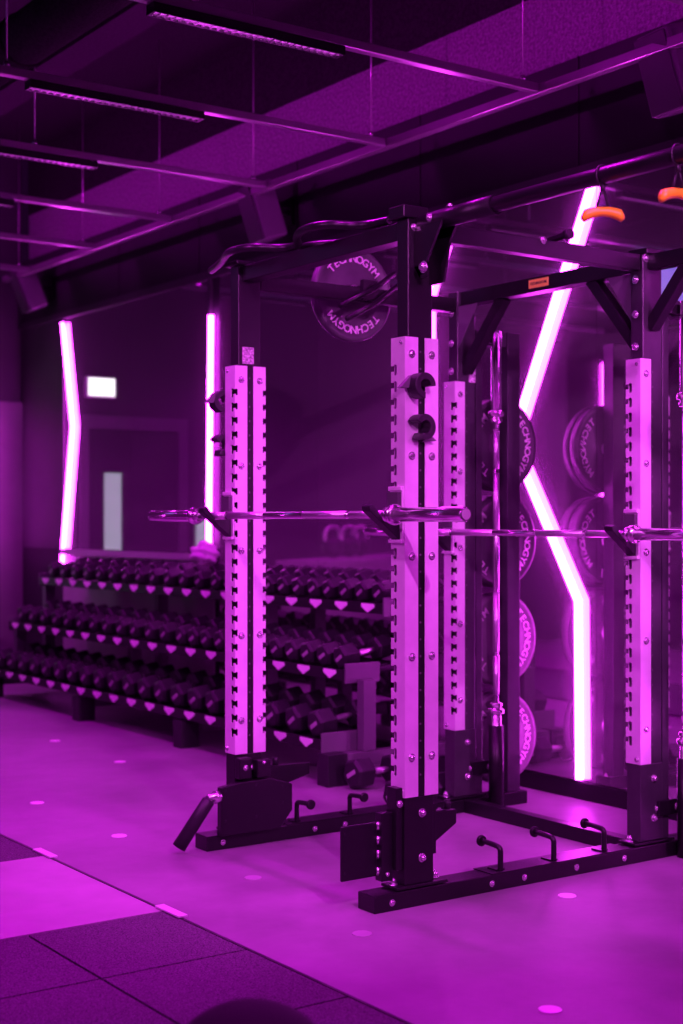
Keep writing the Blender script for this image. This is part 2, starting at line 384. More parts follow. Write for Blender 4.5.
# ------------------------------------------------------------------ floor insets
XT = 2.37
def slab(x0, x1, y0, y1, m): return struct(MB().box(x0, x1, y0, y1, .0, .012), 'floor_tile', m)
struct(MB().box(-.2, XT, 0, 4.42, 0, .004), 'floor_underlay', 'dark')
slab(1.37 - .9, XT, 4.425, 5.425, 'platform')
for i in range(8):
    y1 = 4.42 - .55 * i
    for j in range(5):
        x1 = XT - .5 * j
        struct(MB().box(x1 - .494, x1 - (.0 if j == 0 else .004), y1 - .543, y1 - .003, .0041, .012), 'floor_tile', 'tile')
for i in range(12):
    for j in range(3):
        y0 = 5.43 + .55 * i; x1 = XT - .5 * j
        struct(MB().box(x1 - .497, x1, y0 + .002, min(y0 + .547, YE - .1), 0, .012), 'floor_tile', 'tile')
struct(MB().box(XT + .0005, XT + .012, YB + .1, 11.8, 0, .014), 'trim_4', 'rubber')
for k, (y0, lab) in enumerate(((5.36, 'thin metal strip on the platform edge, left of the raised tube'), (4.30, 'thin metal strip on the platform edge, nearer the viewer'))):
    tag(MB().box(XT - .006, XT + .03, y0, y0 + .17, .0145, .022).build('edge_strip', 'silver', None, .002), lab, 'edge strip')
FP = lambda px, py, z=0.: None
def floor_pt(px, py, z=0.):
    Z = F_PX * (1.36 - z) / (py - HOR); cx = (px - 341.5) / F_PX * Z
    return Vector((cx * .8165 + Z * .5774, -cx * .5774 + Z * .8165, z))
marks = [(37, 803, 'left of the raised tube, nearer the left edge', 'white'), (119, 836, 'left of the leaning black tube', 'white'), (253, 878, 'dark one left of the near upright', 'panel'),
         (362, 934, 'dark one before the near rack foot', 'panel'), (567, 896, 'bright one before the row of hooks', 'white'), (550, 1010, 'bright one at the bottom right', 'white'),
         (120, 762, 'far one beside the dumbbell rack', 'white'), (55, 741, 'farthest one at the left edge', 'white')]
for px, py, lb, mm in marks:
    p = floor_pt(px, py)
    tag(MB().lathe((p.x, p.y, 0), (p.x, p.y, .003), [(0, .034), (1, .032)], 24).build('floor_marker', mm), 'small round floor disc, the ' + lb, 'floor marker', None)

# ------------------------------------------------------------------ the power rack
Y2, Y1 = 4.045, 5.20                         # near pair and far pair of uprights
XA, XB = 3.18, 4.37                           # front pair and back pair
ZT = 2.43
rack = thing('power_rack', 'large black squat rack with silver notched uprights in the middle of the room', 'squat rack', (3.8, 4.63, 0))
def notched(u0, u1, zlo, zhi, open_at, mapf, ext, deep=.033, mouth=.014):
    """plate outline u0..u1 x zlo..zhi with hook notches along the edge u=open_at"""
    sg = -1 if open_at == u1 else 1; e = open_at; other = u0 if e == u1 else u1
    pts = [(e, zlo)]
    z = zlo + .085
    while z < zhi - .07:
        if deep > .02:
            pts += [(e, z), (e + sg*mouth, z), (e + sg*mouth, z - .010), (e + sg*(mouth+.004), z - .014), (e + sg*(deep-.004), z - .014), (e + sg*deep, z - .010), (e + sg*deep, z + .020), (e + sg*(deep-.004), z + .024), (e + sg*(mouth+.003), z + .024), (e + sg*mouth, z + .020), (e, z + .020)]
        else:
            pts += [(e, z - .006), (e + sg*deep, z - .006), (e + sg*deep, z + .022), (e, z + .022)]
        z += .0592
    pts += [(e, zhi), (other, zhi), (other, zlo)]
    return [mapf(u, v) for u, v in pts], ext
def bolt(mb, p, n, r=.011, h=.009):
    mb.bolts.append((Vector(p), Vector(n), r, h))
def upright(xc, yc, inner, rear, top=ZT):
    """inner=+1 when the bay lies towards +Y"""
    xh = .055; yh = .0325
    p = MB(); p.box(xc - xh, xc + xh, yc - yh, yc + yh, .062, top).build
    up = p.build('upright', 'black' if rear else 'graphite', rack, .004)
    MB().box(xc - .0735, xc + .0565, yc - .0365, yc + .0365, .0757, .384).build('base_sleeve', 'black' if rear else 'graphite', up, .003)
    zlo, zhi = .385, 2.01
    t = .004
    specs = [('front', -1)] + ([('rear', 1)] if rear else [])
    for nm, sd in specs:
        xf = xc + sd * .0755; xi = xf - sd * .060      # face plane and inner edge
        ya, yb = yc - .040, yc + .040
        ie = yb if inner > 0 else ya
        c = MB()
        pts, ext = notched(ya, yb, zlo, zhi, ie, lambda u, v: (xf, u, v), None)
        c.poly(pts, (-sd * t, 0, 0))
        # side plate on the bay side, notched at its front edge; outer side plain
        xg = xf - sd * (t + .0002)
        pts, _ = notched(min(xg, xi), max(xg, xi), zlo, zhi, xg, lambda u, v: (u, ie - inner * t, v), None, .010)
        c.poly(pts, (0, inner * t, 0))
        oe = ya if inner > 0 else yb
        c.box(min(xg, xi), max(xg, xi), min(oe, oe + inner * t), max(oe, oe + inner * t), zlo, zhi)
        cv = c.build('notched_plate', 'silver', up, label='brushed silver plate with a row of hook notches')
        bb = MB()
        for z in (1.95, 1.59, 1.235, .88, .525):
            bolt(bb, (xc + sd * .045, ya, z), (0, -1, 0)); bolt(bb, (xc + sd * .045, yb, z), (0, 1, 0))
        bolt(bb, (xf, yc + inner * -.02, zhi - .02), (sd, 0, 0), .006, .003)
        bolt(bb, (xf, yc + inner * -.02, zlo + .02), (sd, 0, 0), .008, .005)
        bb.build('bolts', 'bolt', up)
    # perforation, foot plate
    h = MB()
    for k in range(26): h.lathe((xc, yc - yh - .0012, .46 + .06 * k), (xc, yc - yh - .0002, .46 + .06 * k), [(0, .004), (1, .004)], 8)
    h.build('index_dots', 'rackgrey', up)
    f = MB().box(xc - .115, xc + .115, yc - .047, yc + .047, .0655, .0755)
    f.build('foot_plate', 'black', up, .002)
    b3 = MB()
    for dx in (-.097, .09): bolt(b3, (xc + dx, yc - .0, .0757), (0, 0, 1), .013, .022)
    for z in (.325, .165): bolt(b3, (xc + .004, yc - .0365, z), (0, -1, 0), .012, .014)
    b3.build('bolts', 'bolt', up)
    return up
u2 = upright(XA, Y2, +1, True)
u1 = upright(XA, Y1, -1, True)
u3 = upright(XB, Y2, +1, False)
u4 = upright(XB, Y1, -1, False)
# stickers on the uprights
MB().box(XA - .035, XA + .02, Y1 - .0345, Y1 - .0327, 2.02, 2.09).build('sticker', 'sticker', u1)
MB().box(XB + .015, XB + .055, Y1 - .0345, Y1 - .0327, 2.01, 2.13).build('sticker', 'sticker', u4)
# base beams along X with pegs
for yb, inn in ((Y2, 1), (Y1, -1)):
    bm_ = MB().box(2.965, 4.74, yb - .05, yb + .05, .0, .0615).build('base_beam', 'black', rack, .004)
    pl = MB().box(3.36 if inn < 0 else 3.50, 4.22, yb - .053, yb + .053, .0618, .0655); pl.build('peg_plate', 'black', bm_)
    bb = MB()
    for x in (3.04, 3.50, 3.66, 3.93, 4.19): bolt(bb, (x, yb - .05, .03), (0, -1, 0), .009, .006)
    bolt(bb, (4.72, yb, .062), (0, 0, 1), .01, .015)
    bb.build('bolts', 'bolt', bm_)
    for x in ((3.56, 3.83, 4.10) if inn > 0 else (3.42, 3.70, 3.98)):
        y0 = yb - .03
        MB().tube([(x, y0, .05), (x, y0, .115), (x, y0 + inn * .0, .15), (x, y0 + inn * .035, .155), (x, y0 + inn * .10, .157)], .0105, 12, 2).lathe((x, y0 + inn * .10, .157), (x, y0 + inn * .115, .157), [(0, .019), (.2, .021), (.8, .021), (1, .017)], 18).build('band_peg', 'black', rack)
        MB().box(x - .02, x + .02, y0 - .0, y0 + .05, .0656, .071).build('peg_foot', 'black', rack)
MB().box(XB - .03, XB + .03, Y2 + .051, Y1 - .051, 0, .0615).build('cross_beam', 'black', rack, .004)
# top frame
zt0, zt1 = 2.365, 2.43
MB().box(XA + .061, XB - .061, Y2 - .025, Y2 + .025, zt0, zt1).build('top_beam', 'black', rack, .003)
MB().box(XA + .061, XB - .061, Y1 - .025, Y1 + .025, zt0 - .03, zt1 - .03).build('top_beam', 'black', rack, .003)
MB().box(XA - .035, XA + .035, Y2 + .034, Y1 - .034, zt0, zt1).build('top_beam', 'black', rack, .003)
tbk = MB().box(XB - .035, XB + .035, Y2 + .034, Y1 - .034, zt0, zt1).build('top_beam', 'black', rack, .003)
# badge with outline on the front of the back beam
bx = XB - .0355
def badge(s, x): return [(x, 4.635 + s*a, 2.40 + s*c) for a, c in ((-.062, -.012), (-.052, -.012), (-.052, -.02), (.05, -.02), (.062, -.004), (.062, .012), (-.04, .021), (-.045, .012), (-.062, .012))]
bd = MB(); bd.box(bx - .003, bx, 4.575, 4.700, 2.381, 2.419).build('badge', 'gold', tbk, .006, label='small gold brand badge')
tx = MB(); text_bm(tx, 'TECHNOGYM', .0165, lambda x, y, z: (bx - .0035 - z, 4.6375 - x, 2.40 + y), .0006); tx.build('badge_lettering', 'dark', tbk)
# top caps & gussets
def gusset(p, dirv, size=.17, mt='black', yoff=0):
    """triangular web plate under a beam leaving an upright; p = corner point, dirv = beam direction"""
    d = Vector(dirv); n = Vector((-d.y, d.x, 0)); p = Vector(p)
    for sgn in (-1, 1):
        o = p + n * (sgn * .036)
        pts = [o, o + d * size, o + d * (size * .9) - Vector((0, 0, .03)), o + d * .03 - Vector((0, 0, size * 1.1)), o - Vector((0, 0, size * 1.1))]
        g = MB().poly([tuple(q) for q in pts], tuple(n * sgn * .005))
        g.build('gusset', mt, rack)
def brace(p, q, wd=.05, m_='black'): MB().bar(p, q, wd, .05).build('diagonal_brace', m_, rack, .003)
brace((XB, Y2 + .03, 2.06), (XB, Y2 + .30, 2.375)); brace((XB, Y1 - .03, 2.06), (XB, Y1 - .30, 2.375))
brace((XB, Y2 - .03, 2.14), (XB, Y2 - .22, 2.36))
for yb, s_ in ((Y2, 1), (Y1, -1)):
    MB().poly([(XB - .05, yb + s_*.034, 2.36), (XB - .05, yb + s_*.17, 2.36), (XB - .05, yb + s_*.034, 2.17)], (.006, 0, 0)).build('gusset', 'rackgrey', rack)
bb = MB()
for z in (2.33, 2.19, 2.06): bolt(bb, (XB - .062, Y2 + .0, z), (-1, 0, 0), .013, .01)
for z in (2.33, 2.19, 2.06): bolt(bb, (XB - .062, Y1 - .0, z), (-1, 0, 0), .013, .01)
bolt(bb, (XA + .03, Y2 - .033, 2.40), (0, -1, 0), .013, .012); bolt(bb, (XA - .03, Y2 - .033, 2.40), (0, -1, 0), .010, .01)
bb.build('bolts', 'bolt', rack)
for xc in (XA,):
    MB().box(xc - .08, xc + .03, Y2 - .04, Y2 + .05, 2.431, 2.475).build('top_cap', 'black', rack, .004)
MB().box(XB - .05, XB + .09, Y2 - .05, Y2 + .05, 2.431, 2.455).build('top_cap', 'black', rack, .004)
MB().box(XA - .07, XA + .07, Y1 - .045, Y1 + .06, 2.431, 2.45).build('top_cap', 'black', rack, .004)
# long overhead tube leaving the near upright towards the viewer
pt = MB().cyl((XA + .01, Y2 - .034, 2.415), (XA + .01, 2.1, 2.415), .027, 20)
pt.lathe((XA + .01, Y2 - .04, 2.415), (XA + .01, 3.62, 2.415), [(0, .034), (1, .034)], 20)
pt.build('pull_up_tube', 'black', rack)
bb = MB()
bolt(bb, (XA - .024, 3.93, 2.42), (-1, 0, 0)); bolt(bb, (XA + .01, 3.86, 2.449), (0, 0, 1)); bolt(bb, (XA - .03, Y2 - .09, 2.25), (-1, 0, 0), .016, .014)
bb.build('bolts', 'bolt', rack)
MB().poly([(XA - .028, Y2 - .034, 2.40), (XA - .028, 3.86, 2.40), (XA - .028, 3.90, 2.34), (XA - .028, Y2 - .065, 2.215), (XA - .028, Y2 - .105, 2.215), (XA - .028, Y2 - .105, 2.26), (XA - .028, Y2 - .034, 2.26)], (.01, 0, 0)).build('gusset', 'black', rack)
MB().poly([(XA + .04, Y2 - .034, 2.40), (XA + .04, 3.86, 2.40), (XA + .04, 3.90, 2.34), (XA + .04, Y2 - .11, 2.2), (XA + .04, Y2 - .034, 2.2)], (.01, 0, 0)).build('gusset', 'black', rack)
MB().box(XB - .03, XB + .03, 2.1, Y2 - .034, 2.37, 2.43).build('top_beam', 'black', rack, .003)
# small tube pegs on the top beams
MB().lathe((3.86, Y2 + .03, 2.44), (3.86, Y2 - .09, 2.45), [(0, .013), (.8, .013), (.81, .02), (1, .02)], 16).build('band_peg', 'black', rack)
bb = MB(); bolt(bb, (3.78, Y2 - .026, 2.425), (0, -1, 0)); bolt(bb, (4.33, Y2 - .034, 2.415), (0, -1, 0), .013); bb.build('bolts', 'bolt', rack)
# serpentine multi-grip bars outside the front beam
P = [(3.17, 5.47), (3.10, 5.25), (3.0, 5.04), (3.02, 4.90), (3.14, 4.87), (3.17, 4.77), (3.07, 4.65), (3.0, 4.50), (3.02, 4.36), (3.15, 4.33), (3.17, 4.18)]
MB().tube([(x, y, 2.455) for x, y in P], .016, 14, 3).build('multi_grip_handle', 'black', rack)
P = [(3.25, 5.40), (3.34, 5.1), (3.36, 4.9), (3.22, 4.86), (3.19, 4.74), (3.3, 4.6), (3.36, 4.45), (3.24, 4.35), (3.19, 4.18)]
MB().tube([(x, y, 2.455) for x, y in P], .016, 14, 3).build('multi_grip_handle', 'black', rack)
# plate storage frames behind the back uprights, one at each side
XS = 4.665
for yc, sd in ((Y1, 1), (Y2, -1)):
    f = MB()
    f.box(XS - .04, XS + .04, yc - .035, yc + .035, .0618, 2.262); f.build('storage_post', 'graphite', rack, .003)
    f = MB(); f.box(XB + .0605, XS - .041, yc - .03, yc + .03, 2.19, 2.262); f.build('storage_top_bar', 'graphite', rack, .003)
    f = MB(); f.box(XB + .0605, XB + .10, yc - .03, yc + .03, .0618, 2.189); f.build('storage_post', 'graphite', rack, .003)
    for z in (1.729, 1.26, .787, .31):
        MB().lathe((XS, yc + sd * .0355, z), (XS, yc + sd * .26, z), [(0, .036), (.03, .036), (.031, .0235), (1, .0235)], 20).build('plate_peg', 'chrome', rack)
    # upright bar holder
    h = MB(); h.lathe((4.505, yc - .09, .0005), (4.505, yc - .09, .40), [(0, .026), (0, .036), (1, .036), (1, .0265), (0, .026)], 24, caps=False)
    h.build('bar_holder', 'black', rack)
    MB().box(XB + .02, 4.55, yc - .05, yc - .036, .17, .23).build('holder_arm', 'black', rack, .003)
    bb = MB(); bolt(bb, (XB + .03, yc - .034, .2), (0, -1, 0), .014); bolt(bb, (XB + .13, yc - .051, .2), (0, -1, 0), .014); bb.build('bolts', 'bolt', rack)
    MB().box(4.45, 4.56, yc - .060, yc - .0305, 2.20, 2.24).build('bar_clip', 'black', rack, .002)

# ------------------------------------------------------------------ weight plates
def make_disc(R=.225, T=.05, txt=True, num='10', face='plate', nm='weight_plate', lett='letter', ends=True):
    t = thing(nm, '', 'weight plate', (0, 0, 0))
    a = (0, 0, 0); b2 = (0, T, 0)
    prof = [(0.06, .027), (0.0, .032), (0.0, .062), (.10, .068), (.10, .115), (.14, R * .62), (.14, R * .86), (0.02, R * .90), (0, R * .94), (0.06, R * .985), (.3, R), (.7, R), (.94, R * .985), (1, R * .94), (1, .03), (.9, .027), (.06, .027)]
    m_ = MB(); m_.lathe(a, b2, prof, 64, caps=False).build('disc_body', face, t)
    MB().lathe((0, -.003, 0), (0, T + .003, 0), [(0, .0255), (0, .040), (1, .040), (1, .0255), (0, .0255)], 32, caps=False).build('steel_hub', 'knurl', t)
    if txt:
        L = MB(); word = 'TECHNOGYM'; r = R * .74; sz = R * .235; y0 = T * .14 - .0022
        starts = (0, PI) if ends == 'tb' else (-PI/2, PI/2)
        for st in starts:
            for i, ch in enumerate(word):
                th = st + (i - 4) * .215
                def pl(x, y, z, th=th):
                    xx = x * math.cos(th) + (y + r) * math.sin(th); zz = -x * math.sin(th) + (y + r) * math.cos(th)
                    return (xx, y0 - z, zz)
                text_bm(L, ch, sz, pl, .001)
        if num:
            for st in ((0, PI) if ends != 'tb' else ()):
                def pl(x, y, z, th=st):
                    xx = x * math.cos(th) + (y + r) * math.sin(th); zz = -x * math.sin(th) + (y + r) * math.cos(th)
                    return (xx, y0 - z, zz)
                text_bm(L, num, sz * 1.15, pl, .001)
        L.build('lettering', lett, t)
    return t
M['plate_grey'] = mat('grey_bumper', (.13, .13, .13), .45, 0, .1, 15, .05, 400)  # same black rubber, lightened: glow of the tube put into its colour
M['letter_dark'] = mat('dark_print', (.12, .12, .12), .5)
stack = [(1.729, .225, .05, '5', 'plate'), (1.26, .225, .075, '10', 'plate'), (.787, .225, .06, '15', 'plate_grey'), (.31, .225, .05, '20', 'plate_grey')]
rows = ['top', 'second', 'third', 'bottom']
for side, yc, sd in (('left', Y1, 1), ('right', Y2, -1)):
    for i, (z, R, T, num, fc) in enumerate(stack):
        fc = fc if sd > 0 else 'plate'
        d0 = make_disc(R, T, True, num, fc)
        y = (yc + .045) if sd > 0 else (yc - .14 - T)
        d0.location = (XS, y, z - (R*0 ) - .0); d0.rotation_euler = (0, random.uniform(-.12, .12), 0)
        d0['label'] = ('%s bumper plate on the %s peg of the back %s storage post' % ('grey' if fc == 'plate_grey' else 'black', rows[i], 'left' if side == 'left' else 'right'))
        d1 = make_disc(R * (1 if i < 2 else .99), T * .8, False, '', fc)
        y = (yc + .052 + T) if sd > 0 else (yc - .146 - T - T * .8)
        if sd > 0: d1.location = (XS, y, z)
        else: d1.location = (XS + .0, y, z)
        if sd < 0:                       # the outer disc shows its face to the viewer
            d1['label'] = 'outer black plate on the %s peg at the right picture edge' % rows[i]
        else:
            d1['label'] = 'plate tucked behind the first one on the %s left peg' % rows[i]
# large disc hung on the far side of the left top beam
dh = make_disc(.215, .045, True, '', 'plate', ends='tb'); dh.location = (3.80, Y1 + .075, 2.385)
dh['label'] = 'black bumper plate hanging behind the left top beam of the rack'
MB().lathe((3.80, Y1 + .0255, 2.385), (3.80, Y1 + .17, 2.385), [(0, .03), (.1, .03), (.11, .0235), (1, .0235)], 20).build('plate_peg', 'chrome', rack)
MB().tube([(3.63, Y1 - .055, 2.30), (3.80, Y1 - .06, 2.385), (3.93, Y1 - .055, 2.47)], .012, 12).tube([(3.66, Y1 - .06, 2.245), (3.80, Y1 - .075, 2.32), (3.95, Y1 - .06, 2.42)], .012, 12).box(3.76, 3.84, Y1 - .05, Y1 - .0265, 2.34, 2.43).build('swing_arm', 'black', rack)

# ------------------------------------------------------------------ barbells
def barbell(label, kind):
    t = thing('barbell', label, 'barbell', (0, 0, 0))      # local axis along Y, centre at 0
    L = 1.085; s = .685
    MB().cyl((0, -s, 0), (0, s, 0), .0142, 20).build('shaft', 'chrome', t)
    k = MB()
    for a, b2 in ((-.62, -.44), (-.42, -.14), (.14, .42), (.44, .62)): k.cyl((0, a, 0), (0, b2, 0), .0148, 20)
    k.build('knurled_grip', 'knurl', t)
    for sg in (-1, 1):
        sl = MB().lathe((0, sg * s, 0), (0, sg * L, 0), [(0, .022), (.005, .025), (.985, .025), (1, .0235)], 28).build('sleeve', 'chrome', t)
        MB().lathe((0, sg * (s - .028), 0), (0, sg * (s + .028), 0), [(0, .024), (.1, .029), (.3, .029), (.35, .025), (.5, .025), (.55, .037), (.9, .037), (1, .03)], 28).build('collar', 'chrome', sl)
        MB().lathe((0, sg * L, 0), (0, sg * (L + .0015), 0), [(0, .019), (1, .018)], 24).build('end_cap', 'panel', sl)
    return t
Zb1, Zb2 = 1.382, 1.308
b1 = barbell('chrome barbell resting across the two front uprights of the rack', 0); b1.location = (3.035, 4.675, Zb1)
b2_ = barbell('chrome barbell resting across the two back uprights of the rack', 0); b2_.location = (4.225, 4.67, Zb2)
b3_ = barbell('chrome barbell standing upright in the back left bar holder', 0); b3_.location = (4.505, Y1 - .09, 1.165); b3_.rotation_euler = (PI/2, 0, 0)
b4_ = barbell('chrome barbell standing upright by the right picture edge', 0); b4_.location = (4.505, Y2 - .09, 1.165); b4_.rotation_euler = (PI/2, 0, 0)

# J hooks holding the barbells -------------------------------------
def jhook(xc, yc, zb, label):
    xf = xc - .0757
    t = thing('bar_hook', label, 'bar hook', (xf, yc, zb - .08))
    MB().box(xf - .008, xf - .0004, yc - .037, yc + .037, zb - .10, zb + .10).box(xf - .016, xf - .0085, yc - .037, yc + .037, zb + .085, zb + .10).box(xf - .016, xf - .0085, yc - .037, yc + .037, zb - .10, zb - .088).build('back_plate', 'silver', t, .002, label='silver edged back plate')
    # wedge arm: rises to an outer lip, bar lies in the notch
    o = xf - .0085
    pts = [(o, yc - .024, zb - .09), (o - .13, yc - .024, zb + .012), (o - .135, yc - .024, zb + .03), (o - .115, yc - .024, zb + .038), (o - .10, yc - .024, zb + .02), (xc - .0757 - .0850, yc - .024, zb - .0165), (o - .045, yc - .024, zb - .0165), (o, yc - .024, zb - .012)]
    MB().poly(pts, (0, .048, 0)).build('hook_arm', 'rubber', t, .003)
    MB().box(o - .0165, o, yc - .03, yc + .03, zb + .02, zb + .08).build('liner', 'plate', t)
jhook(XA, Y2, Zb1, 'black and silver bar hook on the nearest front upright')
jhook(XA, Y1, Zb1, 'black and silver bar hook on the left front upright')
jhook(XB, Y2, Zb2, 'black and silver bar hook on the right back upright')
jhook(XB, Y1, Zb2, 'black and silver bar hook on the hidden back left upright')

# round attachment hooks on the outer sides -------------------------
def chook(yc, out, z, a0, label, ta=167):
    xc = XA - (.028 if out < 0 else .078); y0 = yc + out * .046; y1 = yc + out * .10
    t = thing('round_holder', label, 'attachment hook', (xc, y0, z))
    ro, ri = .046, .022; n = 22; span = math.radians(270)
    pts = [(xc + ro * math.cos(a0 + span*i/n), y0, z + ro * math.sin(a0 + span*i/n)) for i in range(n+1)] + [(xc + ri * math.cos(a0 + span*i/n), y0, z + ri * math.sin(a0 + span*i/n)) for i in range(n, -1, -1)]
    MB().poly(pts, (0, y1 - y0, 0)).build('hook_ring', 'rubber', t, .003)
    a = math.radians(ta)
    c = Vector((xc, 0, z)); d = Vector((math.cos(a), 0, math.sin(a))); e = Vector((-d.z, 0, d.x))
    q = [c + d * .045 - e * .028, c + d * .045 + e * .02, c + d * .085 + e * .03]
    MB().poly([(v.x, y0, v.z) for v in q], (0, out * .02, 0)).build('hook_tongue', 'rackgrey', t, .002)
chook(Y2, -1, 1.835, math.radians(0), 'upper C shaped black holder on the nearest upright')
chook(Y2, -1, 1.69, math.radians(-120), 'lower C shaped black holder on the nearest upright', -50)
chook(Y1, 1, 1.865, math.radians(0), 'upper C shaped holder on the outside of the left upright')
chook(Y1, 1, 1.68, math.radians(-120), 'lower C shaped holder on the outside of the left upright', -50)

# orange grips hanging from the tube --------------------------------
def grip(y, label, rz):
    t = thing('hanging_grip', label, 'grip handle', (XA + .01, y, 2.26))
    x = XA + .01; zt = 2.442
    s = MB(); s.tube([(x + .028 * math.cos(a), y, 2.415 + .031 * math.sin(a)) for a in [2*PI*i/20 for i in range(21)]], .0035, 8)
    u = Vector((math.cos(rz), math.sin(rz), 0)); c = Vector((x, y, 2.305))
    s.tube([(x, y, 2.384), tuple(c - u * .022)], .004, 8); s.tube([(x, y, 2.384), tuple(c + u * .022)], .004, 8)
    s.lathe((x, y, 2.366), (x, y, 2.39), [(0, .008), (1, .009)], 12)
    s.build('strap', 'rubber', t, label='black hanging strap')
    g = MB(); pts = [c - u * .066 + Vector((0, 0, -.016)), c - u * .05 + Vector((0, 0, -.004)), c - u * .02 + Vector((0, 0, .002)), c + u * .02 + Vector((0, 0, .002)), c + u * .05 + Vector((0, 0, -.004)), c + u * .066 + Vector((0, 0, -.016))]
    pts2 = pts
    rings = []
    n = 15
    for i in range(n):
        f = i / (n - 1); a = (f - .5) * 2
        p = c + u * (.066 * a) + Vector((0, 0, -.018 * a * a))
        r = .0165 * (1 - .0 * abs(a)) * (1.0 if abs(a) < .9 else .8) * (.85 + .35 * abs(a)); r = r if abs(a) < .98 else .006
        w_ = Vector((-u.y, u.x, 0))
        rings.append([g.bm.verts.new(p + w_ * (r * math.cos(2*PI*k/14)) + Vector((0, 0, 1)) * (r * math.sin(2*PI*k/14))) for k in range(14)])
    for ra, rb in zip(rings, rings[1:]):
        for k in range(14):
            ff = g.bm.faces.new((ra[k], ra[(k+1) % 14], rb[(k+1) % 14], rb[k])); ff.smooth = True
    g.bm.faces.new(rings[0][::-1]); g.bm.faces.new(rings[-1])
    g.build('grip', 'orange', t)
grip(3.13, 'orange rubber grip handle hanging from the tube, the left of two', -.62)
grip(2.83, 'orange rubber grip handle hanging from the tube at the right picture edge', -.2)

# lower attachments -------------------------------------------------
# box and pivoting tube at the left front upright
t = thing('landmine_attachment', 'black angular box with a leaning pivot tube on the left front upright', 'landmine attachment', (3.1, Y1 - .1, 0))
yf = Y1 - .088
pts = [(3.01, yf, .0635), (3.01, yf, .262), (3.08, yf, .275), (3.25, yf, .280), (3.36, yf, .245), (3.36, yf, .135), (3.30, yf, .0635)]
MB().poly(pts, (0, .034, 0)).build('housing', 'black', t, .004)
MB().box(3.10, 3.16, yf + .002, yf + .044, .2872, .375).build('upper_block', 'black', t, .006)
MB().box(3.185, 3.25, yf - .002, yf + .04, .2872, .36).build('upper_block', 'black', t, .004)
bb = MB()
for x, z in ((3.03, .25), (3.03, .125), (3.18, .26), (3.18, .125), (3.31, .24), (3.31, .17)): bb.lathe((x, yf - .002, z), (x, yf, z), [(0, .005), (1, .006)], 10)
bb.build('screw', 'rubber', t)
b = MB(); bolt(b, (3.128, yf + .002, .335), (0, -1, 0), .009); bolt(b, (3.215, yf - .002, .35), (0, -1, 0), .006); b.build('bolts', 'bolt', t)
MB().lathe((3.009, yf + .017, .225), (2.955, yf + .017, .225), [(0, .026), (.4, .026), (.45, .018), (1, .014)], 20).build('pivot', 'bolt', t, label='steel pivot joint')
MB().lathe((2.962, yf + .012, .222), (2.845, yf + .06, .030), [(0, .02), (.04, .027), (1, .029)], 24).build('sleeve_tube', 'rubber', t)
# wing shaped plates behind both front uprights
def wing(yc, s, label):
    t = thing('foot_step', label, 'step plate', (3.3, yc, .3))
    y = yc - .012; x1 = 3.365 if yc < 5 else 3.50
    MB().poly([(3.255, y, .318), (x1, y, .312), (x1, y, .262), (3.255, y, .20)], (0, .024, 0)).build('step_plate', 'black', t, .004)
    MB().box(3.2370, 3.2545, yc - .03, yc + .03, .17, .35).build('bracket', 'black', t, .002)
    MB().lathe((3.33, y + .012, .317), (3.33, y + .012, .35), [(0, .012), (.6, .014), (1, .010)], 14).build('knob', 'rubber', t)
wing(Y2, 1, 'black wing shaped plate behind the foot of the nearest upright')
wing(Y1, 1, 'black wing shaped plate behind the foot of the left front upright')
# square plate on hinges at the nearest upright
t = thing('swing_plate', 'square black plate hinged beside the foot of the nearest upright', 'swing plate', (3.0, Y2, .1))
yq = Y2 + .0
MB().box(2.872, 3.022, yq + .015, yq + .027, .112, .302).build('plate_panel', 'black', t, .003)
MB().box(3.026, 3.075, yq - .01, yq + .03, .095, .335).build('hinge_bracket', 'black', t, .003)
MB().box(3.0755, 3.1055, yq - .028, yq + .028, .13, .42).build('mounting_block', 'black', t, .003)
b = MB()
for z in (.13, .19, .24, .29): b.lathe((3.023, yq + .008, z - .014), (3.023, yq + .008, z + .014), [(0, .007), (1, .007)], 12)
b.build('hinge_pin', 'bolt', t)
b = MB(); bolt(b, (3.05, yq - .0105, .12), (0, -1, 0), .006, .004); bolt(b, (3.09, yq - .0285, .365), (0, -1, 0), .01, .006)
b.build('bolts', 'bolt', t)
b = MB()
for x, z in ((2.885, .275), (2.885, .14)): b.lathe((x, yq + .013, z), (x, yq + .015, z), [(0, .005), (1, .005)], 10)
b.build('screw', 'rubber', t)

